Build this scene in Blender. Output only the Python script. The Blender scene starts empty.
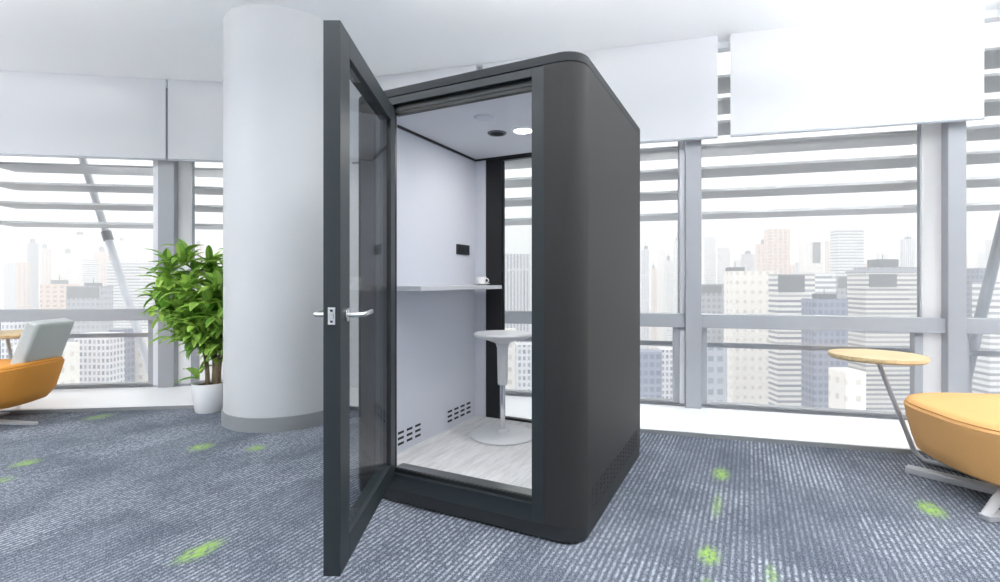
import bpy, bmesh, math, random
from mathutils import Vector, Matrix
random.seed(7)
PI = math.pi
C = bpy.context.scene.collection
F = 496.0; HZ = 282.0; EYE = 1.23

def at(px, py, z=0.0):
    """point of the photograph -> place on the level z"""
    Y = F*(EYE-z)/(py-HZ)
    return ((px-500)/F*Y, Y)

# ------------------------------------------------------------------ mesh helpers
class MB:
    def __init__(s): s.bm = bmesh.new()
    def box(s, x0, x1, y0, y1, z0, z1, M=None):
        v = [s.bm.verts.new(Vector((x, y, z)) if M is None else M @ Vector((x, y, z)))
             for x in (x0, x1) for y in (y0, y1) for z in (z0, z1)]
        for f in ((0,1,3,2),(4,6,7,5),(0,4,5,1),(2,3,7,6),(0,2,6,4),(1,5,7,3)):
            s.bm.faces.new([v[i] for i in f])
        return s
    def prism(s, pts, z0, z1, M=None):
        T = (lambda p: Vector(p)) if M is None else (lambda p: M @ Vector(p))
        a = [s.bm.verts.new(T((x, y, z0))) for x, y in pts]
        b = [s.bm.verts.new(T((x, y, z1))) for x, y in pts]
        n = len(pts)
        for i in range(n):
            s.bm.faces.new((a[i], a[(i+1) % n], b[(i+1) % n], b[i]))
        s.bm.faces.new(list(reversed(a))); s.bm.faces.new(b)
        return s
    def lathe(s, prof, cx=0, cy=0, n=32, M=None, sx=1, sy=1):
        rings = []
        for r, z in prof:
            if r < 1e-6:
                p = Vector((cx, cy, z)); rings.append([s.bm.verts.new(p if M is None else M @ p)])
            else:
                ring = []
                for i in range(n):
                    a = 2*PI*i/n
                    p = Vector((cx+sx*r*math.cos(a), cy+sy*r*math.sin(a), z))
                    ring.append(s.bm.verts.new(p if M is None else M @ p))
                rings.append(ring)
        for A, B in zip(rings, rings[1:]):
            if len(A) == 1 and len(B) == 1: continue
            for i in range(n):
                j = (i+1) % n
                if len(A) == 1: s.bm.faces.new((A[0], B[j], B[i]))
                elif len(B) == 1: s.bm.faces.new((A[i], A[j], B[0]))
                else: s.bm.faces.new((A[i], A[j], B[j], B[i]))
        return s
    def tube(s, pts, r, n=12, flat=1.0, cap=True):
        pts = [Vector(p) for p in pts]; rings = []
        rr = r if isinstance(r, (list, tuple)) else [r]*len(pts)
        up = None
        for i, p in enumerate(pts):
            t = (pts[min(i+1, len(pts)-1)] - pts[max(i-1, 0)]).normalized()
            if up is None: up = t.orthogonal().normalized()
            up = (up - t*up.dot(t)).normalized(); sd = t.cross(up)
            rings.append([s.bm.verts.new(p + (up*math.cos(2*PI*k/n) + sd*math.sin(2*PI*k/n)*flat)*rr[i]) for k in range(n)])
        for A, B in zip(rings, rings[1:]):
            for k in range(n): s.bm.faces.new((A[k], A[(k+1) % n], B[(k+1) % n], B[k]))
        if cap:
            s.bm.faces.new(list(reversed(rings[0]))); s.bm.faces.new(rings[-1])
        return s
    def build(s, name, mat, parent=None, smooth=False, bevel=0, seg=2, loc=None, rot=None):
        bmesh.ops.recalc_face_normals(s.bm, faces=s.bm.faces[:])
        me = bpy.data.meshes.new(name); s.bm.to_mesh(me); s.bm.free()
        me.materials.append(mat)
        o = bpy.data.objects.new(name, me); C.objects.link(o)
        if parent: o.parent = parent
        if loc: o.location = loc
        if rot: o.rotation_euler = rot
        if bevel:
            m = o.modifiers.new('bevel', 'BEVEL'); m.width = bevel; m.segments = seg; m.limit_method = 'ANGLE'; m.angle_limit = math.radians(40)
        if smooth:
            for p in me.polygons: p.use_smooth = True
            me.set_sharp_from_angle(angle=math.radians(38))
        return o

def tag(o, label, cat, group=None, kind=None):
    o['label'] = label; o['category'] = cat
    if group: o['group'] = group
    if kind: o['kind'] = kind
    return o
def struct(o): o['kind'] = 'structure'; return o
def empty(name, loc, rz=0.0):
    o = bpy.data.objects.new(name, None); C.objects.link(o); o.location = loc; o.rotation_euler = (0, 0, rz); o.empty_display_size = .1
    return o
def children(o): return [c for c in bpy.data.objects if c.parent == o]
def copy_tree(o, parent=None):
    c = o.copy(); C.objects.link(c)
    if parent: c.parent = parent
    for ch in children(o): copy_tree(ch, c)
    return c
def arc(cx, cy, r, a0, a1, n=12):
    return [(cx+r*math.cos(a0+(a1-a0)*i/n), cy+r*math.sin(a0+(a1-a0)*i/n)) for i in range(n+1)]

# ------------------------------------------------------------------ materials
def lin(c): return tuple(((v/255)/12.92 if v/255 <= .04045 else ((v/255+.055)/1.055)**2.4) for v in c) + (1,)
def mat(name, col, rough=.5, metal=0.0, noise=0.0, nscale=30, bump=0.0, spec=.5):
    m = bpy.data.materials.new(name); m.use_nodes = True
    nt = m.node_tree; b = nt.nodes['Principled BSDF']
    b.inputs['Base Color'].default_value = col if len(col) == 4 else lin(col)
    b.inputs['Roughness'].default_value = rough; b.inputs['Metallic'].default_value = metal
    b.inputs['Specular IOR Level'].default_value = spec
    if noise or bump:
        tc = nt.nodes.new('ShaderNodeTexCoord'); n = nt.nodes.new('ShaderNodeTexNoise')
        n.inputs['Scale'].default_value = nscale; n.inputs['Detail'].default_value = 4
        nt.links.new(tc.outputs['Object'], n.inputs['Vector'])
        if noise:
            mx = nt.nodes.new('ShaderNodeMix'); mx.data_type = 'RGBA'; mx.blend_type = 'MIX'
            c = lin(col) if len(col) == 3 else col
            mx.inputs[6].default_value = tuple(max(0, v*(1-noise)) for v in c[:3]) + (1,)
            mx.inputs[7].default_value = tuple(min(1, v*(1+noise)) for v in c[:3]) + (1,)
            nt.links.new(n.outputs['Fac'], mx.inputs[0]); nt.links.new(mx.outputs[2], b.inputs['Base Color'])
        if bump:
            bp = nt.nodes.new('ShaderNodeBump'); bp.inputs['Strength'].default_value = bump; bp.inputs['Distance'].default_value = .003
            nt.links.new(n.outputs['Fac'], bp.inputs['Height']); nt.links.new(bp.outputs['Normal'], b.inputs['Normal'])
    return m
def glass(name, tint=(1, 1, 1), f0=.04, f1=.6):
    m = bpy.data.materials.new(name); m.use_nodes = True; nt = m.node_tree; N = nt.nodes; L = nt.links
    N.clear(); out = N.new('ShaderNodeOutputMaterial'); mx = N.new('ShaderNodeMixShader')
    tr = N.new('ShaderNodeBsdfTransparent'); tr.inputs[0].default_value = tint + (1,)
    gl = N.new('ShaderNodeBsdfGlossy'); gl.inputs['Roughness'].default_value = 0.0
    lw = N.new('ShaderNodeLayerWeight'); lw.inputs['Blend'].default_value = .5
    pw = N.new('ShaderNodeMath'); pw.operation = 'POWER'; pw.inputs[1].default_value = 5
    ma = N.new('ShaderNodeMath'); ma.operation = 'MULTIPLY_ADD'; ma.inputs[1].default_value = f1; ma.inputs[2].default_value = f0
    L.new(lw.outputs['Facing'], pw.inputs[0]); L.new(pw.outputs[0], ma.inputs[0]); L.new(ma.outputs[0], mx.inputs[0])
    L.new(tr.outputs[0], mx.inputs[1]); L.new(gl.outputs[0], mx.inputs[2]); L.new(mx.outputs[0], out.inputs[0])
    return m
def translucent(name, col, k=.4):
    m = bpy.data.materials.new(name); m.use_nodes = True; nt = m.node_tree; N = nt.nodes; L = nt.links
    N.clear(); out = N.new('ShaderNodeOutputMaterial'); mx = N.new('ShaderNodeMixShader'); mx.inputs[0].default_value = k
    d = N.new('ShaderNodeBsdfDiffuse'); t = N.new('ShaderNodeBsdfTranslucent')
    tc = N.new('ShaderNodeTexCoord'); w = N.new('ShaderNodeTexNoise'); w.inputs['Scale'].default_value = 300
    cr = N.new('ShaderNodeMix'); cr.data_type = 'RGBA'; c = lin(col)
    cr.inputs[6].default_value = tuple(v*.97 for v in c[:3])+(1,); cr.inputs[7].default_value = c
    L.new(tc.outputs['Object'], w.inputs['Vector']); L.new(w.outputs['Fac'], cr.inputs[0])
    L.new(cr.outputs[2], d.inputs[0]); L.new(cr.outputs[2], t.inputs[0])
    L.new(d.outputs[0], mx.inputs[1]); L.new(t.outputs[0], mx.inputs[2]); L.new(mx.outputs[0], out.inputs[0])
    return m

class NG:
    """small node-writing helper"""
    def __init__(s, nt): s.nt = nt
    def m(s, op, a, b=None, c=None, clamp=False):
        n = s.nt.nodes.new('ShaderNodeMath'); n.operation = op; n.use_clamp = clamp
        for i, v in enumerate((a, b, c)):
            if v is None: continue
            if isinstance(v, (int, float)): n.inputs[i].default_value = v
            else: s.nt.links.new(v, n.inputs[i])
        return n.outputs[0]
    def mix(s, f, a, b, blend='MIX'):
        n = s.nt.nodes.new('ShaderNodeMix'); n.data_type = 'RGBA'; n.blend_type = blend
        for i, v in ((0, f), (6, a), (7, b)):
            if isinstance(v, (int, float)): n.inputs[i].default_value = v
            elif isinstance(v, tuple): n.inputs[i].default_value = v
            else: s.nt.links.new(v, n.inputs[i])
        return n.outputs[2]
    def comb(s, x, y, z=0.0):
        n = s.nt.nodes.new('ShaderNodeCombineXYZ')
        for i, v in enumerate((x, y, z)):
            if isinstance(v, (int, float)): n.inputs[i].default_value = v
            else: s.nt.links.new(v, n.inputs[i])
        return n.outputs[0]
    def noise(s, vec, scale, detail=2, rough=.5):
        n = s.nt.nodes.new('ShaderNodeTexNoise'); n.inputs['Scale'].default_value = scale
        n.inputs['Detail'].default_value = detail; n.inputs['Roughness'].default_value = rough
        s.nt.links.new(vec, n.inputs['Vector']); return n.outputs['Fac']
    def ss(s, v, a, b):
        n = s.nt.nodes.new('ShaderNodeMapRange'); n.interpolation_type = 'SMOOTHSTEP'
        s.nt.links.new(v, n.inputs[0]); n.inputs[1].default_value = a; n.inputs[2].default_value = b
        n.inputs[3].default_value = 0; n.inputs[4].default_value = 1
        return n.outputs[0]

YAW = math.radians(-26.7)
AC = (math.cos(YAW), math.sin(YAW)); AL = (-math.sin(YAW), math.cos(YAW))   # across / along the carpet ribs

def carpet():
    m = bpy.data.materials.new('ribbed_carpet'); m.use_nodes = True; nt = m.node_tree; g = NG(nt); L = nt.links
    b = nt.nodes['Principled BSDF']; b.inputs['Roughness'].default_value = .95; b.inputs['Specular IOR Level'].default_value = .15
    tc = nt.nodes.new('ShaderNodeTexCoord'); sp = nt.nodes.new('ShaderNodeSeparateXYZ'); L.new(tc.outputs['Object'], sp.inputs[0])
    x, y = sp.outputs[0], sp.outputs[1]
    u = g.m('ADD', g.m('MULTIPLY', x, AC[0]), g.m('MULTIPLY', y, AC[1]))
    v = g.m('ADD', g.m('MULTIPLY', x, AL[0]), g.m('MULTIPLY', y, AL[1]))
    # tiles of half a metre, each with its own strength of rib
    tu = g.m('FLOOR', g.m('DIVIDE', u, .5)); tv = g.m('FLOOR', g.m('DIVIDE', g.m('ADD', v, g.m('MULTIPLY', tu, .25)), .5))
    wn = nt.nodes.new('ShaderNodeTexWhiteNoise'); wn.noise_dimensions = '2D'; L.new(g.comb(tu, tv), wn.inputs[0])
    tile = wn.outputs['Value']
    rib = g.m('PINGPONG', u, .0135)
    rib = g.ss(rib, .002, .0125)
    dash = g.noise(g.comb(g.m('MULTIPLY', u, 37), g.m('MULTIPLY', v, 42)), 1.0, 2, .6)
    dash = g.ss(dash, .36, .62)
    grain = g.noise(g.comb(g.m('MULTIPLY', u, 190), g.m('MULTIPLY', v, 130)), 1.0, 2, .7)
    cloud = g.noise(g.comb(g.m('MULTIPLY', u, 2.6), g.m('MULTIPLY', v, 1.5)), 1.0, 4, .6)
    strength = g.m('MULTIPLY_ADD', tile, .55, .35)
    loc = g.ss(cloud, .30, .58)
    strength = g.m('MULTIPLY', strength, g.m('MULTIPLY_ADD', loc, .55, .45))
    f = g.m('MULTIPLY', g.m('MULTIPLY', rib, g.m('MULTIPLY_ADD', dash, .8, .2)), strength)
    f = g.m('ADD', f, g.m('MULTIPLY', g.m('SUBTRACT', grain, .47), 1.9), None, True)
    f = g.m('ADD', f, g.m('MULTIPLY', g.m('SUBTRACT', cloud, .5), .35), None, True)
    col = g.mix(f, lin((71, 78, 91)), lin((184, 190, 199)))
    # green flecks woven in
    acc = None
    for px, py, ra, rl, k in FLECKS:
        X, Y = at(px, py); cu = X*AC[0]+Y*AC[1]; cv = X*AL[0]+Y*AL[1]
        a = g.m('DIVIDE', g.m('SUBTRACT', u, cu), ra); c = g.m('DIVIDE', g.m('SUBTRACT', v, cv), rl)
        d = g.m('SQRT', g.m('ADD', g.m('MULTIPLY', a, a), g.m('MULTIPLY', c, c)))
        w = g.m('MULTIPLY', g.m('SUBTRACT', 1.0, g.ss(d, .2, 1.3)), k)
        acc = w if acc is None else g.m('MAXIMUM', acc, w)
    gf = g.m('MULTIPLY', acc, g.ss(g.noise(g.comb(g.m('MULTIPLY', u, 60), g.m('MULTIPLY', v, 22)), 1.0, 3, .7), .30, .60))
    col = g.mix(gf, col, lin((146, 184, 84)))
    L.new(col, b.inputs['Base Color'])
    bp = nt.nodes.new('ShaderNodeBump'); bp.inputs['Strength'].default_value = .35; bp.inputs['Distance'].default_value = .004
    L.new(f, bp.inputs['Height']); L.new(bp.outputs['Normal'], b.inputs['Normal'])
    return m
FLECKS = [(200, 551, .06, .12, .95), (26, 463, .075, .09, .75), (98, 417, .09, .13, .55), (201, 447, .09, .10, .75), (256, 448, .075, .08, .7),
          (-2, 481, .07, .08, .6), (709, 555, .05, .09, 1.0), (721, 474, .055, .12, .9), (931, 509, .065, .12, .95),
          (717, 505, .03, .18, .45), (772, 578, .03, .12, .5), (706, 590, .03, .1, .6)]

def facade(name, wall, win, fz, fx, wz, wx, rough=.7):
    m = bpy.data.materials.new(name); m.use_nodes = True; nt = m.node_tree; g = NG(nt); L = nt.links
    b = nt.nodes['Principled BSDF']; b.inputs['Roughness'].default_value = rough
    tc = nt.nodes.new('ShaderNodeTexCoord'); sp = nt.nodes.new('ShaderNodeSeparateXYZ'); L.new(tc.outputs['Object'], sp.inputs[0])
    h = g.m('ADD', sp.outputs[0], sp.outputs[1])
    a = g.m('LESS_THAN', g.m('FRACT', g.m('DIVIDE', sp.outputs[2], fz)), wz)
    c = g.m('LESS_THAN', g.m('FRACT', g.m('DIVIDE', h, fx)), wx)
    rnd = nt.nodes.new('ShaderNodeTexWhiteNoise'); rnd.noise_dimensions = '2D'
    L.new(g.comb(g.m('FLOOR', g.m('DIVIDE', h, fx*1.01)), g.m('FLOOR', g.m('DIVIDE', sp.outputs[2], fz))), rnd.inputs[0])
    k = g.m('MULTIPLY', g.m('MULTIPLY', a, c), g.m('MULTIPLY_ADD', rnd.outputs['Value'], .45, .55))
    geo = nt.nodes.new('ShaderNodeNewGeometry'); nz = nt.nodes.new('ShaderNodeSeparateXYZ'); L.new(geo.outputs['Normal'], nz.inputs[0])
    k = g.m('MULTIPLY', k, g.m('LESS_THAN', nz.outputs[2], .5))      # flat roofs carry no windows
    L.new(g.mix(k, lin(wall), lin(win)), b.inputs['Base Color'])
    return m

M = {}
M['ceiling'] = mat('white_ceiling_paint', (246, 248, 250), .9, noise=.01)
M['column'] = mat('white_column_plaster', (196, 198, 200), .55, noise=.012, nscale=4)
M['white'] = mat('white_lacquer', (244, 246, 248), .35, noise=.01)
M['ledge'] = mat('white_ledge_stone', (246, 247, 249), .22, noise=.015, nscale=6)
M['greytrim'] = mat('grey_skirting', (138, 141, 144), .45, noise=.03)
M['mullion'] = mat('grey_window_aluminium', (156, 159, 164), .4, noise=.03, nscale=8)
M['mullion_light'] = mat('light_window_aluminium', (222, 224, 228), .4, noise=.02)
M['blade'] = mat('grey_sunshade_aluminium', (206, 207, 208), .45, noise=.05, nscale=5)
M['frost'] = translucent('frosted_strip', (254, 254, 254), .75)
M['shade'] = translucent('shade_fabric', (244, 245, 247), .5)
M['shelf'] = mat('grey_shelf_laminate', (196, 198, 201), .5, noise=.01)
M['shade_rail'] = mat('shade_rail', (176, 180, 186), .4, noise=.02)
M['pane'] = glass('window_glass', (.985, .99, .99), .02, .5)
M['charcoal'] = mat('charcoal_powder_coat', (43, 43, 43), .55, spec=.3, noise=.05, nscale=60, bump=.05)
M['charcoal_cap'] = mat('charcoal_cap', (41, 44, 47), .55, spec=.3, noise=.05, nscale=60)
M['frame'] = mat('dark_frame_aluminium', (38, 45, 48), .45, spec=.4, noise=.04, nscale=40)
M['black'] = mat('black_frame', (22, 24, 26), .45, noise=.05)
M['liner'] = mat('pale_felt_liner', (202, 205, 213), .85, noise=.03, nscale=180, bump=.08)
M['liner_ceiling'] = mat('white_booth_ceiling', (212, 214, 218), .7, noise=.01)
M['booth_glass'] = glass('booth_glass', (.93, .94, .94), .025, .55)
M['door_glass'] = glass('door_glass', (.90, .91, .92), .02, .42)
M['steel'] = mat('brushed_steel', (205, 207, 208), .25, 1.0, noise=.05, nscale=90)
M['chrome'] = mat('chrome', (225, 226, 228), .08, 1.0, noise=.01)
M['threshold'] = mat('threshold_metal', (128, 130, 130), .3, .8, noise=.1, nscale=50)
M['stool'] = mat('stool_plastic', (210, 211, 212), .4, noise=.01)
M['china'] = mat('white_china', (240, 240, 238), .15, noise=.01)
M['slot'] = mat('dark_slot', (34, 36, 40), .7, noise=.05)
M['charcoal_slot'] = mat('charcoal_slot', (34, 36, 38), .6, noise=.05)
M['grille'] = mat('vent_grille', (104, 106, 110), .5, noise=.05)
M['pot'] = mat('white_ceramic_pot', (230, 231, 232), .4, noise=.02)
M['soil'] = mat('dark_soil', (70, 56, 44), .95, noise=.3, nscale=60, bump=.6)
M['bark'] = mat('plant_bark', (136, 118, 92), .85, noise=.3, nscale=40, bump=.4)
M['orange'] = mat('orange_upholstery', (206, 140, 56), .85, noise=.06, nscale=140, bump=.15)
M['yellow'] = mat('golden_upholstery', (212, 162, 102), .85, noise=.06, nscale=140, bump=.15)
M['greyfab'] = mat('grey_upholstery', (182, 186, 184), .9, noise=.06, nscale=140, bump=.15)
M['base_metal'] = mat('grey_chair_metal', (188, 190, 194), .4, .35, noise=.04)
M['post_metal'] = mat('grey_table_metal', (176, 179, 184), .4, .3, noise=.04)

def wood(name, c0, c1, scale=6, rough=.5, stretch=(1, 9, 1)):
    m = bpy.data.materials.new(name); m.use_nodes = True; nt = m.node_tree; g = NG(nt); L = nt.links
    b = nt.nodes['Principled BSDF']; b.inputs['Roughness'].default_value = rough
    tc = nt.nodes.new('ShaderNodeTexCoord'); mp = nt.nodes.new('ShaderNodeMapping'); mp.inputs['Scale'].default_value = stretch
    L.new(tc.outputs['Object'], mp.inputs[0])
    f = g.noise(mp.outputs[0], scale, 5, .65)
    L.new(g.mix(g.ss(f, .3, .7), lin(c0), lin(c1)), b.inputs['Base Color'])
    return m
M['tabletop'] = wood('pale_oak_top', (188, 164, 120), (208, 186, 146), 5)
M['boothfloor'] = wood('pale_wood_floor', (196, 194, 192), (222, 221, 220), 4, .45, (9, 1.2, 1))

def leafmat():
    m = bpy.data.materials.new('glossy_leaf'); m.use_nodes = True; nt = m.node_tree; g = NG(nt); L = nt.links
    b = nt.nodes['Principled BSDF']; b.inputs['Roughness'].default_value = .4
    geo = nt.nodes.new('ShaderNodeNewGeometry')
    r = geo.outputs['Random Per Island']
    c = g.mix(r, lin((104, 156, 58)), lin((188, 220, 106)))
    L.new(c, b.inputs['Base Color'])
    tr = nt.nodes.new('ShaderNodeBsdfTranslucent'); L.new(c, tr.inputs[0])
    mx = nt.nodes.new('ShaderNodeMixShader'); mx.inputs[0].default_value = .3
    L.new(b.outputs[0], mx.inputs[1]); L.new(tr.outputs[0], mx.inputs[2]); L.new(mx.outputs[0], nt.nodes['Material Output'].inputs[0])
    return m
M['leaf'] = leafmat()
M['carpet'] = carpet()
M['city_ground'] = mat('city_ground', (170, 174, 178), .95, noise=.2, nscale=.02)

# ------------------------------------------------------------------ the room
H = 3.5
# facade lines: right wall and left wall meet behind the column
def rightY(X, off=0.0): return 5.30 - .272*X - off*1.0364
def leftY(X, off=0.0): return 6.26 + .14*X - off*1.0098
AR = math.atan(-.272); ALF = math.atan(.14)
BX = (6.26-5.30)/(-.272-.14)                    # the bend
fl = MB(); fl.prism([(-8.2, -3.5), (6.2, -3.5), (6.2, 3.63), (-2.33, 5.95), (-8.2, 5.15)], -.25, 0)
struct(fl.build('floor', M['carpet']))
ce = MB(); ce.prism([(-8.2, -3.5), (6.2, -3.5), (6.2, 3.75), (-2.33, 6.08), (-8.2, 5.27)], H, H+.25)
struct(ce.build('ceiling', M['ceiling']))

# white ledge along the glass, grey strip at its foot
def lr(X): return 4.395 - .283*X
def ll(X): return 5.234 + .13*X
lx = (5.234-4.395)/(-.283-.13)
led = MB(); led.prism([(-8.1, ll(-8.1)), (lx, ll(lx)), (6.0, lr(6.0)), (6.0, rightY(6.0)-.05), (BX, rightY(BX)-.05), (-8.1, leftY(-8.1)-.05)], 0.0, .034)
struct(led.build('trim_1', M['ledge'], bevel=.004))
for nm, a, b in (('baseboard_right', (lx, lr(lx)), (6.0, lr(6.0))), ('baseboard_left', (-8.1, ll(-8.1)), (lx, ll(lx)))):
    d = Vector((b[0]-a[0], b[1]-a[1], 0)); ln = d.length; d.normalize()
    T = Matrix.Translation((a[0], a[1], 0)) @ Matrix.Rotation(math.atan2(d.y, d.x), 4, 'Z')
    struct(MB().box(0, ln, -.022, -.002, 0, .03, T).build(nm, M['greytrim']))

def facR(X, off=0.0):
    """matrix at the right facade, x along it, y outwards"""
    return Matrix.Translation((X, rightY(X), 0)) @ Matrix.Rotation(AR, 4, 'Z') @ Matrix.Translation((0, -off, 0))
def facL(X, off=0.0):
    return Matrix.Translation((X, leftY(X), 0)) @ Matrix.Rotation(ALF, 4, 'Z') @ Matrix.Translation((0, -off, 0))
cR = math.cos(AR); cL = math.cos(ALF)

TR0, TR1 = .795, .925           # transom
nwin = [0]; ntrim = [1]
def window_bay(fac, cs, X0, X1, ea=0.0, eb=0.0):
    """frame with an upper and a lower sash, one pane each"""
    nwin[0] += 1
    w = (X1-X0)/cs; T = fac(X0)
    f = MB()
    f.box(0, w, -.05, .05, .034, .058, T); f.box(-ea, w+eb, -.08, .06, TR0, TR1, T); f.box(-ea, w+eb, -.05, .05, .034, .058, T)
    f.box(0, .014, -.012, .04, TR1, H-.06, T); f.box(w-.014, w, -.012, .04, TR1, H-.06, T)
    o = struct(f.build('window_%d' % nwin[0], M['mullion'], bevel=.004))
    MB().box(0, w, -.04, .06, H-.06, H, T).build('head_frame', M['white'], o)
    s = MB()
    s.box(0, .06, -.03, .05, .058, TR0, T); s.box(w-.06, w, -.03, .05, .058, TR0, T)
    s.box(.06, w-.06, -.03, .05, .058, .078, T)
    s.build('lower_sash', M['mullion'], o)
    MB().box(.014, w-.014, .0, .012, TR1, H-.06, T).build('pane', M['pane'], o)
    MB().box(.06, w-.06, .0, .012, .078, TR0, T).build('pane', M['pane'], o)
def mullion(fac, cs, X0, X1, m='mullion', y0=-.11, y1=.08):
    ntrim[0] += 1
    struct(MB().box(0, (X1-X0)/cs, y0, y1, .034, H, fac(X0)).build('trim_%d' % ntrim[0], M[m], bevel=.005))

# right facade: bays between the grey mullions
mullion(facR, cR, -.25, -.09); mullion(facR, cR, 1.79, 1.925); mullion(facR, cR, 3.79, 3.915); mullion(facR, cR, 5.8, 5.95)
mullion(facR, cR, 1.745, 1.79, 'mullion_light', -.03, .05)
mullion(facR, cR, 3.655, 3.79, 'frost', -.02, .02); mullion(facR, cR, -.385, -.25, 'frost', -.02, .02)
window_bay(facR, cR, BX+.35, -.385, 0, .14); window_bay(facR, cR, -.09, 1.745, 0, .045); window_bay(facR, cR, 1.925, 3.655, 0, .14); window_bay(facR, cR, 3.915, 5.8)
# left facade
mullion(facL, cL, -3.885, -3.715); mullion(facL, cL, -3.715, -3.575, 'frost', -.02, .02); mullion(facL, cL, -5.93, -5.76)
mullion(facL, cL, -5.76, -5.62, 'frost', -.02, .02); mullion(facL, cL, -8.0, -7.85); mullion(facL, cL, -3.965, -3.885, 'mullion_light', -.05, .06)
window_bay(facL, cL, -3.575, BX-.35, .14); window_bay(facL, cL, -5.62, -3.965, .14, .08); window_bay(facL, cL, -7.85, -5.93)
# white pier in the bend, behind the column
pr = MB(); pr.prism([(BX-.36, leftY(BX-.36, .1)), (BX, leftY(BX, .12)), (-1.5, rightY(-1.5, .1)), (-1.5, rightY(-1.5, -.1)), (BX, leftY(BX, -.1)), (BX-.36, leftY(BX-.36, -.1))], .034, H)
struct(pr.build('wall_back', M['white']))

struct(MB().box(-8.2, 6.2, -3.7, -3.5, -.25, H+.25).build('wall_rear', M['ceiling']))

# round column with grey skirting
cx, cy, cr = -1.965, 4.56, .508
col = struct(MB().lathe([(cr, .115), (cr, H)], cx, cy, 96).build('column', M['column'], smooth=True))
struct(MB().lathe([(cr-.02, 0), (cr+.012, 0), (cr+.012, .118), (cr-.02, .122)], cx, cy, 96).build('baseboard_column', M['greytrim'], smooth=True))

# roller shades in front of the upper glass
def shade(fac, cs, X0, X1, zb, label):
    w = (X1-X0)/cs; T = fac(X0, .19)
    e = empty('roller_shade', T @ Vector((w/2, 0, zb)), math.atan2(T[1][0], T[0][0]))
    f = MB(); f.box(-w/2, w/2, -.0025, .0025, .02, H-.004-zb); f.build('fabric', M['shade'], e)
    MB().tube([(-w/2, 0, .012), (w/2, 0, .012)], .013, 10).build('bottom_rail', M['shade_rail'], e, smooth=True)
    MB().tube([(-w/2, .045, H-.045-zb), (w/2, .045, H-.045-zb)], .038, 14).build('roller', M['white'], e, smooth=True)
    tag(e, label, 'roller shade', 'white roller shades along the window wall')
SB = 2.585
shade(facL, cL, -5.82, -3.765, SB, 'wide white roller shade above the left window with the slanted strut')
shade(facL, cL, -3.74, BX-.1, SB, 'white roller shade running behind the round white column')
shade(facR, cR, -1.6, -.2, SB-.035, 'white roller shade showing as a sliver above the booth beside the open door')
shade(facR, cR, -.13, 2.05, SB-.035, 'white roller shade reaching out from behind the dark booth')
shade(facR, cR, 2.155, 3.985, SB-.035, 'wide white roller shade above the window right of the booth')
shade(facR, cR, 4.13, 5.9, SB-.035, 'white roller shade at the far right edge of the picture')

# sunshade blades outside the glass
def louvre(fac, cs, X0, X1, label):
    w = (X1-X0)/cs; T = fac(X0, -.14)
    e = empty('exterior_sunshade', T @ Vector((w/2, 0, 1.9)), math.atan2(T[1][0], T[0][0]))
    for i in range(7):
        z = .222*i
        MB().box(-w/2, w/2, 0, .46, z, z+.025).build('blade', M['blade'], e)
    for x in (-w/2+.05, w/2-.05):
        MB().box(x-.012, x+.012, -.03, .0, -.03, 1.56).build('bracket', M['mullion'], e)
    tag(e, label, 'sunshade', 'exterior sunshades outside the windows')
louvre(facL, cL, -5.81, -3.82, 'grey slatted sunshade outside the left window with the slanted strut')
louvre(facL, cL, -3.78, BX-.35, 'short grey slatted sunshade outside the narrow window beside the column')
louvre(facR, cR, -.15, 1.85, 'grey slatted sunshade outside the window behind the booth')
louvre(facR, cR, 1.87, 3.85, 'wide grey slatted sunshade outside the window right of the booth')
louvre(facR, cR, 3.87, 5.8, 'grey slatted sunshade outside the window at the right edge')

# guard rail bars outside the lower panes
def rail(fac, cs, X0, X1, label):
    w = (X1-X0)/cs; T = fac(X0, -.30)
    e = empty('guard_rail', T @ Vector((w/2, 0, .034)), math.atan2(T[1][0], T[0][0]))
    MB().box(-w/2, w/2, -.025, .025, .535, .585).build('bar', M['mullion'], e, bevel=.006)
    for x in (-w/2+.05, w/2-.05):
        MB().box(x-.02, x+.02, -.02, .02, -.3, .54).build('post', M['mullion'], e)
    tag(e, label, 'guard rail', 'grey guard rails outside the lower panes')
rail(facL, cL, -7.8, -3.8, 'grey guard rail outside the lower left window')
rail(facR, cR, -.2, 1.83, 'grey guard rail outside the lower window behind the booth')
rail(facR, cR, 1.9, 3.8, 'grey guard rail outside the lower window behind the wooden side table')
rail(facR, cR, 3.85, 5.8, 'grey guard rail outside the lower window at the right edge')

# slanted struts outside
def strut(p0, p1, fn, off, r, label, cf=.3, mt='mullion_light'):
    pts = []
    for px, py in (p0, p1):
        k = (px-500)/F
        Y = fn(k, off); pts.append((k*Y, Y, EYE-(py-HZ)/F*Y))
    a, b = Vector(pts[0]), Vector(pts[1]); d = (b-a)
    a2 = a - d*.35; b2 = b + d*.3
    mid = b2
    e = empty('slanted_strut', mid)
    MB().tube([a2-mid, a+d*.3-mid, b2-mid], [r*.85, r*.85, r], 16).build('tube', M[mt], e, smooth=True)
    MB().tube([a+d*cf-mid, a+d*(cf+.04)-mid], r*1.12, 16).build('collar', M['mullion'], e, smooth=True)
    tag(e, label, 'strut')
strut((84, 163), (156, 388), lambda k, o: (6.26+o)/(1-.14*k), .75, .05, 'slanted pale steel strut outside the left window')
strut((1003, 225), (962, 392), lambda k, o: (5.30+o)/(1+.272*k), .75, .052, 'slanted grey steel strut outside the window at the right edge', .97, 'mullion')

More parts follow.
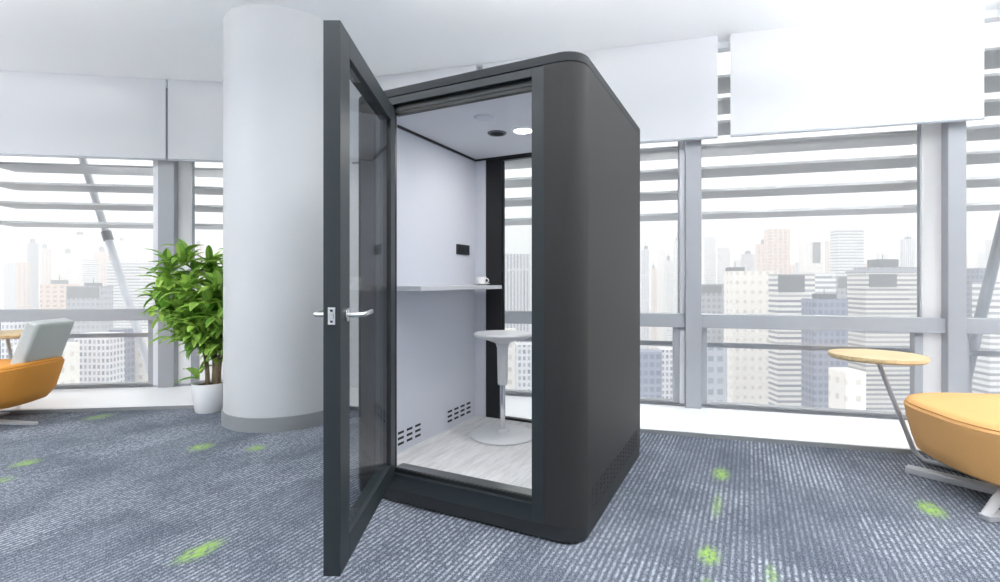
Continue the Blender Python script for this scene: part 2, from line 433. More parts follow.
# ------------------------------------------------------------------ the phone booth
BW, BD, BH = 1.40, 1.38, 2.307
CX, CY = .374, 2.272
e1 = Vector((-AC[0], -AC[1], 0)); e2 = Vector((AL[0], AL[1], 0))
origin = Vector((CX, CY, 0)) + e1*BW/2 + e2*BD/2
booth = empty('phone_booth', origin, YAW)
tag(booth, 'dark charcoal one-person office phone booth with rounded corners and open glass door', 'phone booth')
U = lambda u: BW/2-u            # u: from the right front corner leftwards; v: inwards
V = lambda v: v-BD/2
R0, R1 = .115, .025
def side(mirror):
    p = [(.185, 0)] + arc(R0, R0, R0, -PI/2, -PI, 14) + arc(R1, BD-R1, R1, PI, PI/2, 6) + [(.07, BD), (.07, R0)] + arc(R0, R0, R0-.06, PI, 1.5*PI, 8) + [(.185, .06)]
    p = [((BW-x) if mirror else x, y) for x, y in p]
    return [(U(x), V(y)) for x, y in p]
def rrect(ins):
    p = arc(R0, R0, R0-ins, -PI/2, -PI, 14) + arc(R1, BD-R1, R1-min(ins, R1*.8), PI, PI/2, 6) + arc(BW-R1, BD-R1, R1-min(ins, R1*.8), PI/2, 0, 6) + arc(BW-R0, R0, R0-ins, 0, -PI/2, 14)
    return [(U(x), V(y)) for x, y in p]
for mir in (False, True):
    sp_ = MB().prism(side(mir), .08, BH-.048).build('side_panel', M['charcoal'], booth, smooth=True)
    # vent slots low on the outside
    vt = MB(); x = BW+.0005 if mir else -.0005
    for r in range(5):
        for k in range(15):
            vv = .17+k*.074
            xs = sorted((U(x-.0015), U(x+.0015)))
            vt.box(xs[0], xs[1], V(vv), V(vv+.05), .115+r*.024, .124+r*.024)
    vt.build('vent_grille', M['charcoal_slot'], sp_)
MB().prism(rrect(0.0), BH-.046, BH).build('roof_cap', M['charcoal_cap'], booth, smooth=True, bevel=.004)
MB().prism(rrect(.012), BH-.055, BH-.04).build('roof_seam', M['black'], booth, smooth=True)
MB().prism(rrect(.004), .01, .078).build('plinth', M['charcoal_cap'], booth, smooth=True, bevel=.003)
for u in (.2, BW-.2):
    for v in (.2, BD-.2): MB().lathe([(0, 0), (.03, 0), (.03, .012), (0, .012)], U(u), V(v), 16).build('foot', M['black'], booth)
# front frame round the doorway
OU0, OU1, OZ0, OZ1 = .25, 1.093, .19, 2.168
LU = BW-.185
fr = MB()
fr.box(U(LU), U(OU1), V(.002), V(.045), .078, BH-.048); fr.box(U(OU0), U(.185), V(.002), V(.06), .078, BH-.048)
fr.box(U(OU1), U(OU0), V(.002), V(.06), 2.218, BH-.048); fr.box(U(OU1), U(OU0), V(.002), V(.06), .078, .165)
fr.build('door_frame', M['frame'], booth, bevel=.002)
st = MB()
st.box(U(OU1+.001), U(OU0-.001), V(.03), V(.06), OZ1, 2.22)
st.box(U(OU1+.001), U(OU0-.001), V(.02), V(.06), .164, OZ0-.006)
st.box(U(OU0+.008), U(OU0-.001), V(.03), V(.06), OZ0, OZ1)
st.build('door_stop', M['black'], booth)
sl = MB(); sl.box(U(OU1), U(OU0), V(.026), V(.032), 2.186, 2.2); sl.build('header_seal', M['frame'], booth)
MB().box(U(OU1), U(OU0), V(.03), V(.10), OZ0-.006, OZ0+.001).build('threshold', M['threshold'], booth, bevel=.001)
MB().box(U(OU1), U(OU0+.0), V(-.004), V(.02), .158, .166).build('sill_lip', M['frame'], booth)
# lining
IZ0, IZ1 = .178, 2.19
MB().box(U(1.25), U(1.24), V(.06), V(1.20), IZ0, IZ1-.012).build('wall_liner', M['liner'], booth)
MB().box(U(.08), U(.07), V(.06), V(1.20), IZ0, IZ1-.012).build('wall_liner', M['liner'], booth)
MB().box(U(1.25), U(1.15), V(1.20), V(1.21), IZ0, IZ1-.012).build('corner_liner', M['liner'], booth)
MB().box(U(.17), U(.07), V(1.20), V(1.21), IZ0, IZ1-.012).build('corner_liner', M['liner'], booth)
MB().box(U(1.25), U(1.10), V(.047), V(.056), IZ0, IZ1).build('front_liner', M['liner'], booth)
MB().box(U(.25), U(.07), V(.062), V(.07), IZ0, IZ1).build('front_liner', M['liner'], booth)
MB().box(U(1.25), U(.07), V(.062), V(1.21), IZ1, IZ1+.02).build('inner_ceiling', M['liner_ceiling'], booth)
tm = MB(); tm.box(U(1.24), U(1.228), V(.062), V(1.20), IZ1-.014, IZ1-.0005); tm.box(U(.092), U(.08), V(.062), V(1.20), IZ1-.014, IZ1-.0005)
tm.box(U(1.24), U(.08), V(1.188), V(1.20), IZ1-.014, IZ1-.0005)
tm.build('ceiling_trim', M['black'], booth)
MB().box(U(1.25), U(.07), V(.062), V(1.21), .12, IZ0).build('inner_floor', M['boothfloor'], booth)
# rear glass wall
rf = MB()
rf.box(U(BW-.07), U(1.25), V(1.21), V(BD-.01), .08, BH-.048)
rf.box(U(1.25), U(1.015), V(1.21), V(1.25), .08, BH-.048); rf.box(U(.305), U(.07), V(1.21), V(1.25), .08, BH-.048)
rf.box(U(1.015), U(.305), V(1.21), V(1.25), 2.165, BH-.048); rf.box(U(1.015), U(.305), V(1.21), V(1.25), .08, .195)
rf.build('rear_frame', M['black'], booth)
rs = MB()
rs.box(U(1.016), U(1.003), V(1.225), V(1.245), .195, 2.165); rs.box(U(.317), U(.304), V(1.225), V(1.245), .195, 2.165)
rs.build('rear_bead', M['black'], booth)
MB().box(U(1.004), U(.316), V(1.23), V(1.24), .195, 2.165).build('rear_glass', M['booth_glass'], booth)
# ceiling fittings
def on_ceiling(px, py):
    X, Y = at(px, py, IZ1); p = Vector((X, Y, 0)) - origin
    return p.dot(Vector((AC[0], AC[1], 0))), p.dot(e2)
x, y = on_ceiling(497, 133)
vf = MB().lathe([(0, IZ1-.004), (.045, IZ1-.004), (.047, IZ1-.007), (.058, IZ1-.007), (.062, IZ1), (0, IZ1)], x, y, 32).build('ceiling_vent', M['grille'], booth, smooth=True)
sl = MB()
for k in range(-3, 4): sl.box(x-.045+abs(k)*.006, x+.045-abs(k)*.006, y+k*.013-.003, y+k*.013+.003, IZ1-.0065, IZ1-.0038)
sl.build('vent_slot', M['slot'], vf)
lx_, ly_ = on_ceiling(523, 129.5)
le = bpy.data.materials.new('led_disc'); le.use_nodes = True; b = le.node_tree.nodes['Principled BSDF']
b.inputs['Emission Color'].default_value = (1, .98, .95, 1); b.inputs['Emission Strength'].default_value = 6; b.inputs['Base Color'].default_value = (.9, .9, .9, 1)
dl = MB().lathe([(.058, IZ1-.012), (.07, IZ1-.008), (.072, IZ1), (.056, IZ1)], lx_, ly_, 32).build('downlight', M['white'], booth, smooth=True)
MB().lathe([(0, IZ1-.009), (.057, IZ1-.009), (.057, IZ1-.003), (0, IZ1-.003)], lx_, ly_, 32).build('light_disc', le, dl, smooth=True)
x, y = on_ceiling(484, 117)
MB().lathe([(0, IZ1-.012), (.05, IZ1-.01), (.06, IZ1), (0, IZ1)], x, y, 32).build('motion_sensor', M['liner'], booth, smooth=True)
# wall slots: three rows of four
for v0 in (.15, .80):
    wv = MB().box(U(1.2405), U(1.2392), V(v0-.02), V(v0+.345), .21, .325).build('wall_vent', M['liner'], booth)
    for r in range(3):
        for k in range(4):
            vv = v0 + k*.088; z = .224 + r*.034
            MB().box(U(1.2398), U(1.2380), V(vv), V(vv+.058), z, z+.015).build('slot', M['slot'], wv)
pn = MB().box(U(1.2405), U(1.228), V(.915), V(1.095), 1.435, 1.51).build('control_panel', M['black'], booth, bevel=.004)
bt = MB()
for k in range(3): bt.box(U(1.2285), U(1.2268), V(.935+k*.05), V(.97+k*.05), 1.455, 1.49)
bt.build('socket_cover', M['slot'], pn)
# narrow shelf along the wall
MB().box(U(1.2405), U(.99), V(.13), V(1.17), 1.178, 1.206).build('shelf', M['shelf'], booth, bevel=.003)

# the door, standing open
DL, DT = .945, .063
hinge = Vector((-.585, 2.762, 0)) - origin
hx, hy = hinge.dot(Vector((AC[0], AC[1], 0))), hinge.dot(e2)
DZ0, DZ1 = .151, 2.19
d = MB()
d.box(0, .10, -DT, 0, DZ0, DZ1); d.box(DL-.115, DL, -DT, 0, DZ0, DZ1)
d.box(.10, DL-.115, -DT, 0, DZ1-.088, DZ1); d.box(.10, DL-.115, -DT, 0, DZ0, DZ0+.096)
door = d.build('door', M['frame'], booth, bevel=.002, loc=(hx, hy, 0), rot=(0, 0, math.radians(-90+26.7)))
MB().box(.095, DL-.11, -.022, -.012, DZ0+.09, DZ1-.083).build('door_glass', M['door_glass'], door)
gk = MB()
gk.box(.10, .105, -.035, -.004, DZ0+.096, DZ1-.088); gk.box(DL-.12, DL-.115, -.035, -.004, DZ0+.096, DZ1-.088)
gk.build('glazing_gasket', M['black'], door)
hz_ = 1.105; hx_ = DL-.072
for sgn, y0 in ((1, 0.0), (-1, -DT)):
    h = MB()
    T = Matrix.Translation((hx_, y0, hz_)) @ Matrix.Rotation(-sgn*PI/2, 4, 'X')
    h.lathe([(0, 0), (.026, 0), (.026, .007), (.022, .010), (.010, .011)], 0, 0, 28, T)
    yy = y0+sgn
    h.tube([(hx_, y0+sgn*.008, hz_), (hx_, y0+sgn*.045, hz_), (hx_-.006, y0+sgn*.056, hz_), (hx_-.02, y0+sgn*.062, hz_+.001), (hx_-.06, y0+sgn*.063, hz_+.003), (hx_-.125, y0+sgn*.062, hz_+.006)], .0098, 14)
    h.build('lever_handle', M['steel'], door, smooth=True)
lp = MB().box(DL, DL+.003, -DT/2-.014, -DT/2+.014, hz_-.032, hz_+.032).build('latch_plate', M['steel'], door, bevel=.002)
for zz in (.016, -.024): MB().box(DL+.003, DL+.0045, -DT/2-.004, -DT/2+.004, hz_+zz, hz_+zz+.008).build('screw', M['slot'], lp)
MB().box(DL+.003, DL+.010, -DT/2-.007, -DT/2+.007, hz_-.009, hz_+.009).build('latch_bolt', M['steel'], lp)
for z in (.35, 1.2, 1.98): MB().tube([(-.006, -DT-.004, z), (-.006, -DT-.004, z+.1)], .009, 12).build('hinge', M['frame'], door, smooth=True)

# stool inside
sx_, sy_ = at(500, 434.5, IZ0); sy_ = 3.40; sx_ = .018
stool = empty('bar_stool', (sx_, sy_, IZ0))
tag(stool, 'light grey round pedestal stool standing on the booth floor', 'stool')
MB().lathe([(0, 0), (.215, 0), (.222, .004), (.222, .010), (.212, .017), (.10, .026), (.05, .034), (.036, .05), (0, .05)], 0, 0, 56).build('base', M['stool'], stool, smooth=True)
MB().lathe([(0, .03), (.019, .03), (.019, .42), (0, .42)], 0, 0, 24).build('gas_column', M['chrome'], stool, smooth=True)
MB().lathe([(0, .35), (.031, .35), (.034, .36), (.038, .60), (.05, .635), (.12, .66), (0, .665)], 0, 0, 32).build('sleeve', M['stool'], stool, smooth=True)
MB().lathe([(0, .655), (.10, .657), (.17, .668), (.192, .682), (.197, .694), (.192, .704), (.17, .700), (0, .692)], 0, 0, 56).build('seat', M['stool'], stool, smooth=True)

# cup on the shelf
cp = Vector((CX, CY, 0)) + e1*1.105 + e2*1.055
cup = empty('coffee_cup', (cp.x, cp.y, 1.206))
tag(cup, 'small white cup on its saucer at the back end of the booth shelf', 'cup')
MB().lathe([(0, .0), (.03, 0), (.05, .007), (.064, .013), (.064, .016), (.048, .011), (0, .006)], 0, 0, 32).build('saucer', M['china'], cup, smooth=True)
MB().lathe([(0, .007), (.02, .007), (.024, .012), (.034, .04), (.038, .062), (.035, .062), (.03, .04), (.02, .016), (0, .014)], 0, 0, 32).build('bowl', M['china'], cup, smooth=True)
MB().tube([(.034+.02*math.sin(a), 0, .036+.016*math.cos(a)) for a in [PI*i/8 for i in range(9)]], .0035, 8).build('handle', M['china'], cup, smooth=True)

# ------------------------------------------------------------------ potted plant
px_, py_ = -2.77, 4.735
plant = empty('potted_plant', (px_, py_, 0))
tag(plant, 'leafy green dracaena in a white pot between window and column', 'plant')
pt = MB().lathe([(0, 0), (.115, 0), (.124, .012), (.146, .16), (.152, .268), (.15, .275), (.142, .272), (.138, .245), (0, .24)], 0, 0, 48)
pt.build('pot', M['pot'], plant, smooth=True)
MB().lathe([(0, .255), (.08, .252), (.139, .246), (0, .243)], 0, 0, 32).build('soil', M['soil'], plant, smooth=True)
rng = random.Random(11)
heads = []
for (bx, by, tx, ty, tz, br) in [(-.02, 0, -.12, -.03, .98, .019), (.03, .02, .10, .02, 1.18, .021), (.07, -.02, .23, -.05, .92, .017), (.0, .05, -.02, .10, 1.28, .018), (.05, .04, .28, .08, 1.20, .017)]:
    pts = []
    for i in range(9):
        t = i/8
        pts.append((bx+(tx-bx)*t**1.4+.012*math.sin(7*t+bx*50), by+(ty-by)*t**1.4+.012*math.cos(6*t), .245+(tz-.245)*t))
    MB().tube(pts, [br*(1.15-.45*i/8) for i in range(9)], 10).build('stem', M['bark'], plant, smooth=True)
    heads.append(pts)
def leaf(bm, p, yaw, pitch, ln, w, droop):
    n = 6; rows = []
    for f in (.3, .65, 1.0):
        tx = px_+p[0]+math.cos(yaw)*math.cos(pitch-droop*f*.5)*ln*f; ty = py_+p[1]+math.sin(yaw)*math.cos(pitch-droop*f*.5)*ln*f
        if math.hypot(tx-cx, ty-cy) < cr+.06 or ty > leftY(tx, .16): return
    dirx = Vector((math.cos(yaw), math.sin(yaw), 0)); sidev = Vector((-math.sin(yaw), math.cos(yaw), 0))
    q = Vector(p); ang = pitch
    for i in range(n+1):
        t = i/n
        ww = w*(math.sin(PI*min(1, (t*.92+.08)))**.75)*(1-.15*t)
        up = Vector((-math.sin(ang)*dirx.x, -math.sin(ang)*dirx.y, math.cos(ang)))
        fold = ww*.35
        if i == n: rows.append([bm.verts.new(q)])
        else: rows.append([bm.verts.new(q - sidev*ww + up*fold), bm.verts.new(q), bm.verts.new(q + sidev*ww + up*fold)])
        q = q + (dirx*math.cos(ang) + Vector((0, 0, 1))*math.sin(ang))*(ln/n)
        ang -= droop/n
    for A, B in zip(rows, rows[1:]):
        if len(B) == 3:
            bm.faces.new((A[0], A[1], B[1], B[0])); bm.faces.new((A[1], A[2], B[2], B[1]))
        else:
            bm.faces.new((A[0], A[1], B[0])); bm.faces.new((A[1], A[2], B[0]))
fo = MB()
def whorl(c, n, ln0, spread=.05):
    for k in range(n):
        yaw = 2.4*k + rng.random()*.5; t = k/n
        leaf(fo.bm, (c[0]+rng.uniform(-spread, spread)*.5, c[1]+rng.uniform(-spread, spread)*.5, c[2]+rng.uniform(-spread, spread)),
             yaw, math.radians(70-75*t+rng.uniform(-12, 12)), ln0*rng.uniform(.75, 1.15), rng.uniform(.033, .048), rng.uniform(.5, 1.5))
for pts in heads:
    for i in (4, 5, 6, 7, 8): whorl(pts[i], 22, .27 if i > 5 else .24)
for c in [(-.40, -.05, 1.10), (-.42, 0, 1.24), (-.34, -.08, .92), (-.36, -.02, 1.36), (-.2, -.05, 1.44), (-.30, 0, .72), (-.12, -.1, .68), (.06, -.1, .70), (.12, -.05, .62), (.0, .0, .60), (.18, .05, .72), (.22, .1, .9), (.14, .12, 1.0), (.3, .12, 1.2), (.26, .1, 1.42), (.1, .05, .5), (-.44, -.02, 1.0), (-.24, -.05, .98), (-.26, .02, 1.12), (-.16, -.12, .84), (-.10, -.16, 1.16), (.08, -.2, 1.02), (.0, -.18, .78), (.16, -.16, 1.2), (.20, -.2, .84), (-.2, .1, 1.24),
          (.28, 0, 1.06), (.1, .15, 1.3), (.24, .0, 1.34), (-.06, .1, 1.36), (-.22, -.02, .80)]:
    whorl(c, 18, .24, .06)
whorl((-.07, -.05, .36), 5, .24)
fo.build('foliage', M['leaf'], plant, smooth=True)
# ------------------------------------------------------------------ lounge chairs and side tables
def shell(a, b, z0, z1, n, rows, lip=0.0, back=0.0, depth=1.0):
    """upholstered bowl: rounded-square rings, wide at the rim, drawn in to the underside"""
    m = MB(); rings = []
    N = 64
    for sc, z, kind in rows:
        ring = []
        for i in range(N):
            t = 2*PI*i/N; c, s = math.cos(t), math.sin(t)
            x = a*sc*abs(c)**(2/n)*(1 if c >= 0 else -1); y = b*sc*abs(s)**(2/n)*(1 if s >= 0 else -1)
            zz = z + (lip*max(0, x/a)**2 if kind else 0)
            ring.append(m.bm.verts.new((x, y, zz)))
        rings.append(ring)
    for A, B in zip(rings, rings[1:]):
        for i in range(N): m.bm.faces.new((A[i], A[(i+1) % N], B[(i+1) % N], B[i]))
    m.bm.faces.new(list(reversed(rings[0]))); m.bm.faces.new(rings[-1])
    return m
def lounge_chair(loc, rz, fabric, lip, label, a, b, rows):
    e = empty('lounge_chair', (loc[0], loc[1], 0), rz)
    tag(e, label, 'lounge chair', None)
    shell(a, b, .17, .48, 3.0, rows, lip).build('seat_shell', fabric, e, smooth=True)
    shell(a, b, .17, .48, 3.0, [(.93, .44, 1), (.975, .452, 1), (.985, .465, 1), (.96, .482, 1), (.90, .490, 1), (.5, .497, 1), (.15, .5, 0)], lip).build('seat_cushion', fabric, e, smooth=True)
    return e
def rbox(w, d, h, r):
    m = MB(); m.box(-w/2, w/2, -d/2, d/2, 0, h); return m
# left: orange, its grey back pad at the right end
chL = lounge_chair((-4.64, 4.36), math.radians(6), M['orange'], .06, 'orange lounge chair with a grey back pad by the left window', .60, .46, [(.60, .145, 0), (.70, .148, 0), (.80, .17, 0), (.90, .25, 0), (.965, .355, 1), (.993, .42, 1), (1.0, .445, 1), (.985, .458, 1), (.965, .458, 1)])
bk = rbox(.11, .44, .45, .03).build('back_pad', M['greyfab'], chL, bevel=.025, seg=3, loc=(.46, .05, .455), rot=(0, math.radians(19), 0))
for s in (1, -1):
    MB().tube([(-.02, s*.03, .18), (-.02, s*.03, .12), (.1, 0, .05)], .022, 10).build('pedestal', M['base_metal'], chL, smooth=True)
for a in (-13.6, 76, 166, 256):
    t = math.radians(a); T = Matrix.Rotation(t, 4, 'Z')
    m = MB(); m.prism([(0, -.05), (.64, -.024), (.665, 0), (.64, .024), (0, .05)], 0.0, .022, T)
    m.build('base_leg', M['base_metal'], chL, bevel=.004)
MB().lathe([(0, .02), (.06, .02), (.045, .09), (.04, .18), (0, .18)], 0, 0, 24).build('hub', M['base_metal'], chL, smooth=True)
# right: golden, cut by the picture's edge
chR = lounge_chair((3.07, 2.84), math.radians(-8), M['yellow'], .0, 'golden yellow lounge chair cut off by the right edge of the picture', .54, .52, [(.74, .15, 0), (.83, .153, 0), (.89, .175, 0), (.935, .25, 0), (.972, .35, 1), (.992, .42, 1), (1.0, .445, 1), (.985, .458, 1), (.965, .458, 1)])
rbox(.13, .5, .44, .03).build('back_pad', M['greyfab'], chR, bevel=.025, seg=3, loc=(.40, 0, .47), rot=(0, math.radians(22), 0))
p0 = Vector(at(906, 470) + (0,)); 
inv = Matrix.Rotation(-math.radians(-8), 4, 'Z') @ Matrix.Translation((-3.07, -2.84, 0))
def chair_bar(pa, pb, w0, w1, z0, z1, name):
    a, b = inv @ Vector(pa), inv @ Vector(pb); dd = (b-a); ln = dd.length; T = Matrix.Translation(a) @ Matrix.Rotation(math.atan2(dd.y, dd.x), 4, 'Z')
    m = MB(); m.prism([(0, -w0), (ln, -w1), (ln, w1), (0, w0)], z0, z1, T); m.build(name, M['base_metal'], chR, bevel=.004)
chair_bar((2.64, 3.22, 0), (3.05, 2.66, 0), .035, .05, 0, .04, 'base_leg')
chair_bar((2.50, 2.56, 0), (3.05, 2.66, 0), .028, .045, .0, .03, 'base_leg')
chair_bar((3.55, 2.3, 0), (3.05, 2.66, 0), .03, .045, 0, .04, 'base_leg')
chair_bar((3.45, 3.25, 0), (3.05, 2.66, 0), .03, .045, 0, .04, 'base_leg')
MB().lathe([(0, .03), (.06, .03), (.045, .1), (.05, .18), (0, .18)], (inv @ Vector((3.05, 2.66, 0))).x, (inv @ Vector((3.05, 2.66, 0))).y, 24).build('hub', M['base_metal'], chR, smooth=True)
m = MB(); a = inv @ Vector((2.50, 2.56, .015)); b_ = inv @ Vector((2.84, 2.72, .19)); m.tube([a, b_], [.022, .03], 10, .6); m.build('strut', M['base_metal'], chR, smooth=True)

def side_table(base, top, r, zt, foot, label):
    e = empty('side_table', (base[0], base[1], 0))
    tag(e, label, 'side table')
    b = Vector((0, 0, .02)); t = Vector((top[0]-base[0], top[1]-base[1], zt-.03))
    MB().lathe([(0, zt-.036), (r-.014, zt-.036), (r-.002, zt-.026), (r, zt-.008), (r-.004, zt), (0, zt)], t.x, t.y, 64).build('table_top', M['tabletop'], e, smooth=True)
    f = Vector((foot[0]-base[0], foot[1]-base[1], .016))
    fd = f.normalized()*.05
    fd.z = 0
    MB().tube([t, t*.5+b*.5, b + (t-b)*.08, b + (t-b)*.035 + fd*.25, b+fd*.8-Vector((0, 0, .002)), Vector((fd.x*2, fd.y*2, .0165)), f], .0155, 14).build('post', M['post_metal'], e, smooth=True)
    MB().lathe([(0, zt-.044), (.07, zt-.044), (.07, zt-.036), (0, zt-.036)], t.x, t.y, 24).build('mounting_plate', M['post_metal'], e, smooth=True)
    return e
X, Y = at(917, 461, .0)
side_table((X, Y), (2.695, 3.55), .293, .715, (3.05, 3.05), 'round pale wooden side table on a slanted grey post beside the golden chair')
side_table((-4.75, 4.9), (-4.97, 5.0), .345, .72, (-4.45, 4.7), 'round wooden side table behind the orange chair at the left edge')

# ------------------------------------------------------------------ the city outside
GZ = -140.0
g_ = MB(); g_.box(-1500, 1500, 25, 1500, GZ-1, GZ); struct(g_.build('ground', M['city_ground']))
FM = {
 'band': facade('banded_facade', (232, 230, 226), (128, 134, 146), 2.4, 40, .45, 1.0),
 'band2': facade('light_banded_facade', (238, 238, 238), (156, 160, 168), 2.6, 60, .45, 1.0),
 'grid': facade('gridded_facade', (226, 226, 230), (130, 136, 150), 2.4, 1.7, .6, .55),
 'pin': facade('pinstriped_facade', (226, 226, 230), (140, 144, 158), 30, 2.2, .96, .45),
 'cream': facade('cream_facade', (246, 242, 236), (216, 210, 202), 5, 4, .35, .4),
 'blue': facade('slate_facade', (150, 156, 172), (118, 126, 146), 2.8, 2.2, .6, .7),
 'grey': facade('grey_facade', (176, 180, 188), (136, 142, 154), 3.8, 3.2, .5, .6),
 'pink': facade('pale_pink_facade', (236, 212, 198), (176, 160, 158), 4.0, 6, .5, .5),
}
cap_m = mat('roof_plant', (120, 124, 130), .8, noise=.1, nscale=.3)
def tower(x0, x1, yt, D, m, label, cap=None, step=None, group=None, yaw=0.0, crown=None):
    k0, k1 = (x0-500)/F, (x1-500)/F; w = (k1-k0)*D; Xc = (k0+k1)/2*D
    dep = max(w*.45, 8); zt = EYE+(HZ-yt)/F*D
    e = empty('tower', (Xc, D+dep/2, GZ), yaw)
    h = zt-GZ
    b = MB(); b.box(-w/2, w/2, -dep/2, dep/2, 0, h); b.build('body', FM[m], e)
    u = D/F                                  # metres per pixel at that distance
    if step: MB().box(-w/2*1.04, w/2*1.04, -dep/2*1.04, dep/2*1.04, h, h+2.5*u).box(-w*.42, w*.42, -dep*.4, dep*.4, h+2.5*u, h+6*u).build('cornice', FM['grey'], e)
    if cap:
        cw, chh, cxo = cap
        z0 = h+(6*u if step else 0)
        cb = MB(); cb.box(cxo*w-cw*w/2, cxo*w+cw*w/2, -dep*.3, dep*.3, z0, z0+chh*u); cb.build('roof_plant', cap_m, e)
        MB().tube([(cxo*w, 0, z0+chh*u), (cxo*w, 0, z0+(chh+5)*u)], .3*u, 6).build('mast', cap_m, e)
    if crown:
        a0, a1, hh = crown
        MB().box(-w/2+a0*w, -w/2+a1*w, -dep/2-.6, -dep/2, h-hh*u, h-1.2*u).build('louvre_panel', cap_m, e)
    tag(e, label, 'tower', group)
    return e
# seen through the wide window right of the booth
tower(698, 724, 284, 300, 'grey', 'grey flat-topped tower just right of the mullion beside the booth', crown=(.1, .9, 9))
tower(733, 779, 271, 260, 'cream', 'plain cream tower in the wide right window', cap=(.3, 4, -.35))
tower(778, 815, 274, 225, 'band', 'banded tower with a dark louvre panel at the top', crown=(.0, .7, 18))
tower(812, 836, 273, 250, 'band2', 'pale banded block adjoining the tower with the dark louvre panel')
tower(814, 848, 299, 190, 'blue', 'slate blue low tower behind the wooden table top', cap=(.5, 5, 0))
tower(836, 862, 276, 330, 'grey', 'plain grey block left of the stepped roof tower', crown=(.1, .45, 12))
tower(866, 926, 273, 250, 'band', 'broad banded tower with a stepped roof and dark rooftop box', cap=(.33, 8, -.05), step=True, crown=(.05, .5, 14))
tower(838, 864, 229, 430, 'band2', 'tall white tower with fine horizontal lines behind the grey block')
tower(804, 823, 241, 520, 'cream', 'slim cream tower with one dark slot near its top', crown=(.45, .85, 22))
tower(769, 790, 229, 600, 'pink', 'slim pale pink tower above the cream tower in the right window')
tower(846, 866, 372, 150, 'cream', 'low white tower top seen beneath the wooden table top')
tower(703, 727, 345, 170, 'grey', 'low grey tower beside the mullion in the lower pane')
tower(640, 662, 352, 170, 'blue', 'slate tower beside the booth in the lower pane')
tower(662, 684, 350, 200, 'grid', 'pale gridded tower left of the mullion in the lower pane')
tower(979, 991, 268, 240, 'blue', 'slim slate tower beside the slanted strut at the right edge')
tower(990, 1030, 282, 210, 'band2', 'pale banded tower behind the slanted strut at the right edge')
tower(960, 979, 300, 260, 'pink', 'pale pink tower beside the rightmost mullion')
# through the left window
tower(66, 101, 286, 330, 'grey', 'grey flat-roofed block crossed by the slanted left strut', crown=(.05, .95, 12), cap=(.3, 3, .1))
tower(40, 68, 284, 420, 'pink', 'pale block left of the grey flat-roofed block', cap=(.4, 4, 0))
tower(74, 109, 334, 190, 'grid', 'gridded office tower above the orange chair back pad')
tower(109, 120, 330, 200, 'blue', 'narrow slate tower right of the gridded office tower')
tower(121, 156, 333, 210, 'cream', 'plain cream tower beside the potted plant')
tower(-30, 14, 320, 200, 'grid', 'gridded tower at the left edge behind the wooden side table')
tower(14, 60, 345, 170, 'cream', 'cream tower behind the orange chair')
tower(107, 152, 262, 420, 'band2', 'pale banded tower between the left strut and mullion')
tower(505, 530, 254, 330, 'pin', 'pale pinstriped tower seen through the booth rear glass')
tower(500, 516, 330, 200, 'cream', 'cream tower low behind the stool in the booth')
tower(516, 536, 345, 180, 'grid', 'gridded tower low behind the stool in the booth')
# faint skyline far away: each tower told by its place from the left within its window
ordn = ['first', 'second', 'third', 'fourth', 'fifth', 'sixth', 'seventh', 'eighth', 'ninth', 'tenth', 'eleventh', 'twelfth', 'thirteenth', 'fourteenth', 'fifteenth', 'sixteenth']
rg = random.Random(5)
for (a, b, n, where) in ((2, 150, 13, 'the left window'), (194, 222, 3, 'the narrow window by the column'), (642, 682, 5, 'the window beside the booth'),
                         (704, 918, 16, 'the wide right window'), (961, 998, 4, 'the window at the right edge')):
    st_ = (b-a)/n
    for i in range(n):
        w = st_*rg.uniform(.55, .95); x = a+st_*i+rg.uniform(0, st_-w)
        tower(x, x+w, rg.uniform(234, 270), rg.uniform(560, 900), rg.choice(['pink', 'cream', 'band2', 'pink', 'grey', 'pin']),
              'faint hazy skyline tower, %s from the left in %s' % (ordn[i], where), group='faint towers of the far skyline',
              cap=(.4, rg.uniform(2, 5), rg.uniform(-.2, .2)) if rg.random() < .5 else None)

# haze over the city
hv = bpy.data.materials.new('city_haze'); hv.use_nodes = True; nt = hv.node_tree; nt.nodes.clear()
vs = nt.nodes.new('ShaderNodeVolumeScatter'); vs.inputs['Color'].default_value = (1, .995, .99, 1); vs.inputs['Density'].default_value = HAZE = .0013
ou = nt.nodes.new('ShaderNodeOutputMaterial'); nt.links.new(vs.outputs[0], ou.inputs['Volume'])
hz = MB().box(-1400, 1400, 60, 1400, GZ+1, 120).build('haze', hv)
hz['kind'] = 'stuff'; tag(hz, 'white haze hanging over the city outside the windows', 'haze', kind='stuff')

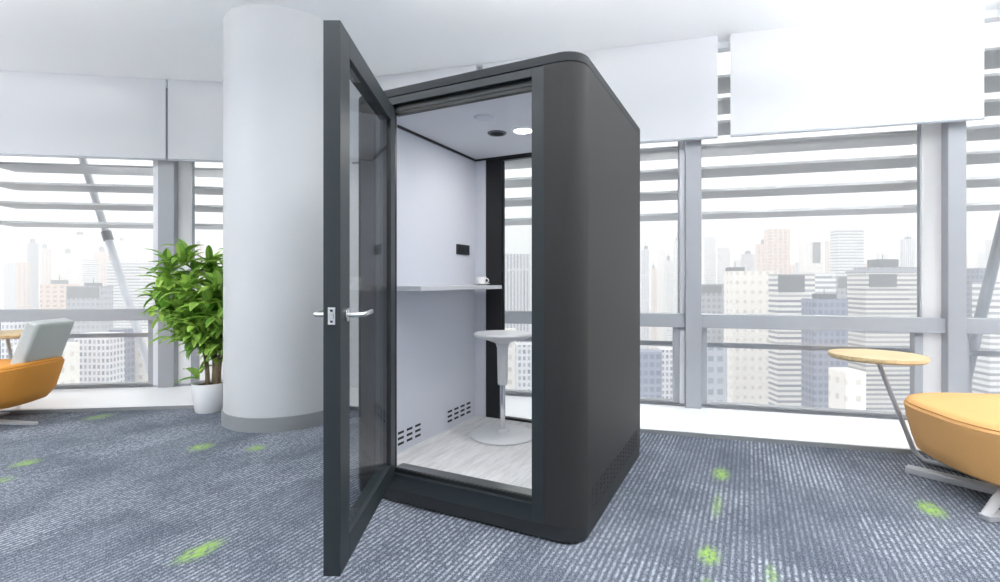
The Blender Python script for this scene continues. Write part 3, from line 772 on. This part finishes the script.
# ------------------------------------------------------------------ light
w = bpy.data.worlds.new('sky'); bpy.context.scene.world = w; w.use_nodes = True; nt = w.node_tree
bg = nt.nodes['Background']; bg.inputs['Strength'].default_value = .70
tc = nt.nodes.new('ShaderNodeTexCoord'); sp = nt.nodes.new('ShaderNodeSeparateXYZ'); nt.links.new(tc.outputs['Generated'], sp.inputs[0])
rp = nt.nodes.new('ShaderNodeValToRGB'); rp.color_ramp.elements[0].position = .35; rp.color_ramp.elements[0].color = (.82, .85, .90, 1)
rp.color_ramp.elements[1].position = .55; rp.color_ramp.elements[1].color = (1.0, 1.0, 1.0, 1)
ma = NG(nt).m('MULTIPLY_ADD', sp.outputs[2], .5, .5); nt.links.new(ma, rp.inputs[0]); nt.links.new(rp.outputs[0], bg.inputs[0])
def area(name, loc, rot, size, power, col=(1, 1, 1), sy=None, shape='RECTANGLE', parent=None):
    l = bpy.data.lights.new(name, 'AREA'); l.energy = power; l.size = size; l.color = col; l.shape = shape
    if sy: l.size_y = sy
    o = bpy.data.objects.new(name, l); C.objects.link(o); o.location = loc; o.rotation_euler = rot
    if parent: o.parent = parent
    return o
area('booth_lamp', (lx_, ly_, IZ1-.014), (0, 0, 0), .11, 4, (1, .98, .96), shape='DISK', parent=booth)

for x, p in ((-6.2, 46), (-3.6, 13), (.3, 19), (2.8, 24), (5.0, 24)):  # added fill row above the frame, no real fitting, brightens ceiling by the windows
    area('added_ceiling_fill', (x, 2.85, 3.02), (PI, 0, 0), 1.8, p, (1, 1, 1), .3)
for x in (-5.6, -2.8, 0.0, 2.8, 5.0):  # second unseen fill row, added to lift the ceiling and its bounce
    area('added_ceiling_fill', (x, .6, 2.9), (PI, 0, 0), 2.6, 44, (1, 1, 1), .3)
# ------------------------------------------------------------------ camera and view
cam = bpy.data.cameras.new('camera'); cam.sensor_width = 36; cam.lens = F/1000*36; cam.shift_y = -(291-HZ)/1000; cam.clip_end = 4000
co = bpy.data.objects.new('camera', cam); C.objects.link(co); co.location = (0, 0, EYE); co.rotation_euler = (PI/2, 0, 0)
sc = bpy.context.scene; sc.camera = co
sc.view_settings.view_transform = 'Standard'; sc.view_settings.look = 'None'; sc.view_settings.gamma = 1; sc.view_settings.use_curve_mapping = False
sc.view_settings.exposure = 1.13
sc.cycles.max_bounces = 10; sc.cycles.diffuse_bounces = 6; sc.cycles.transparent_max_bounces = 24; sc.cycles.volume_bounces = 2
sc.cycles.use_denoising = True
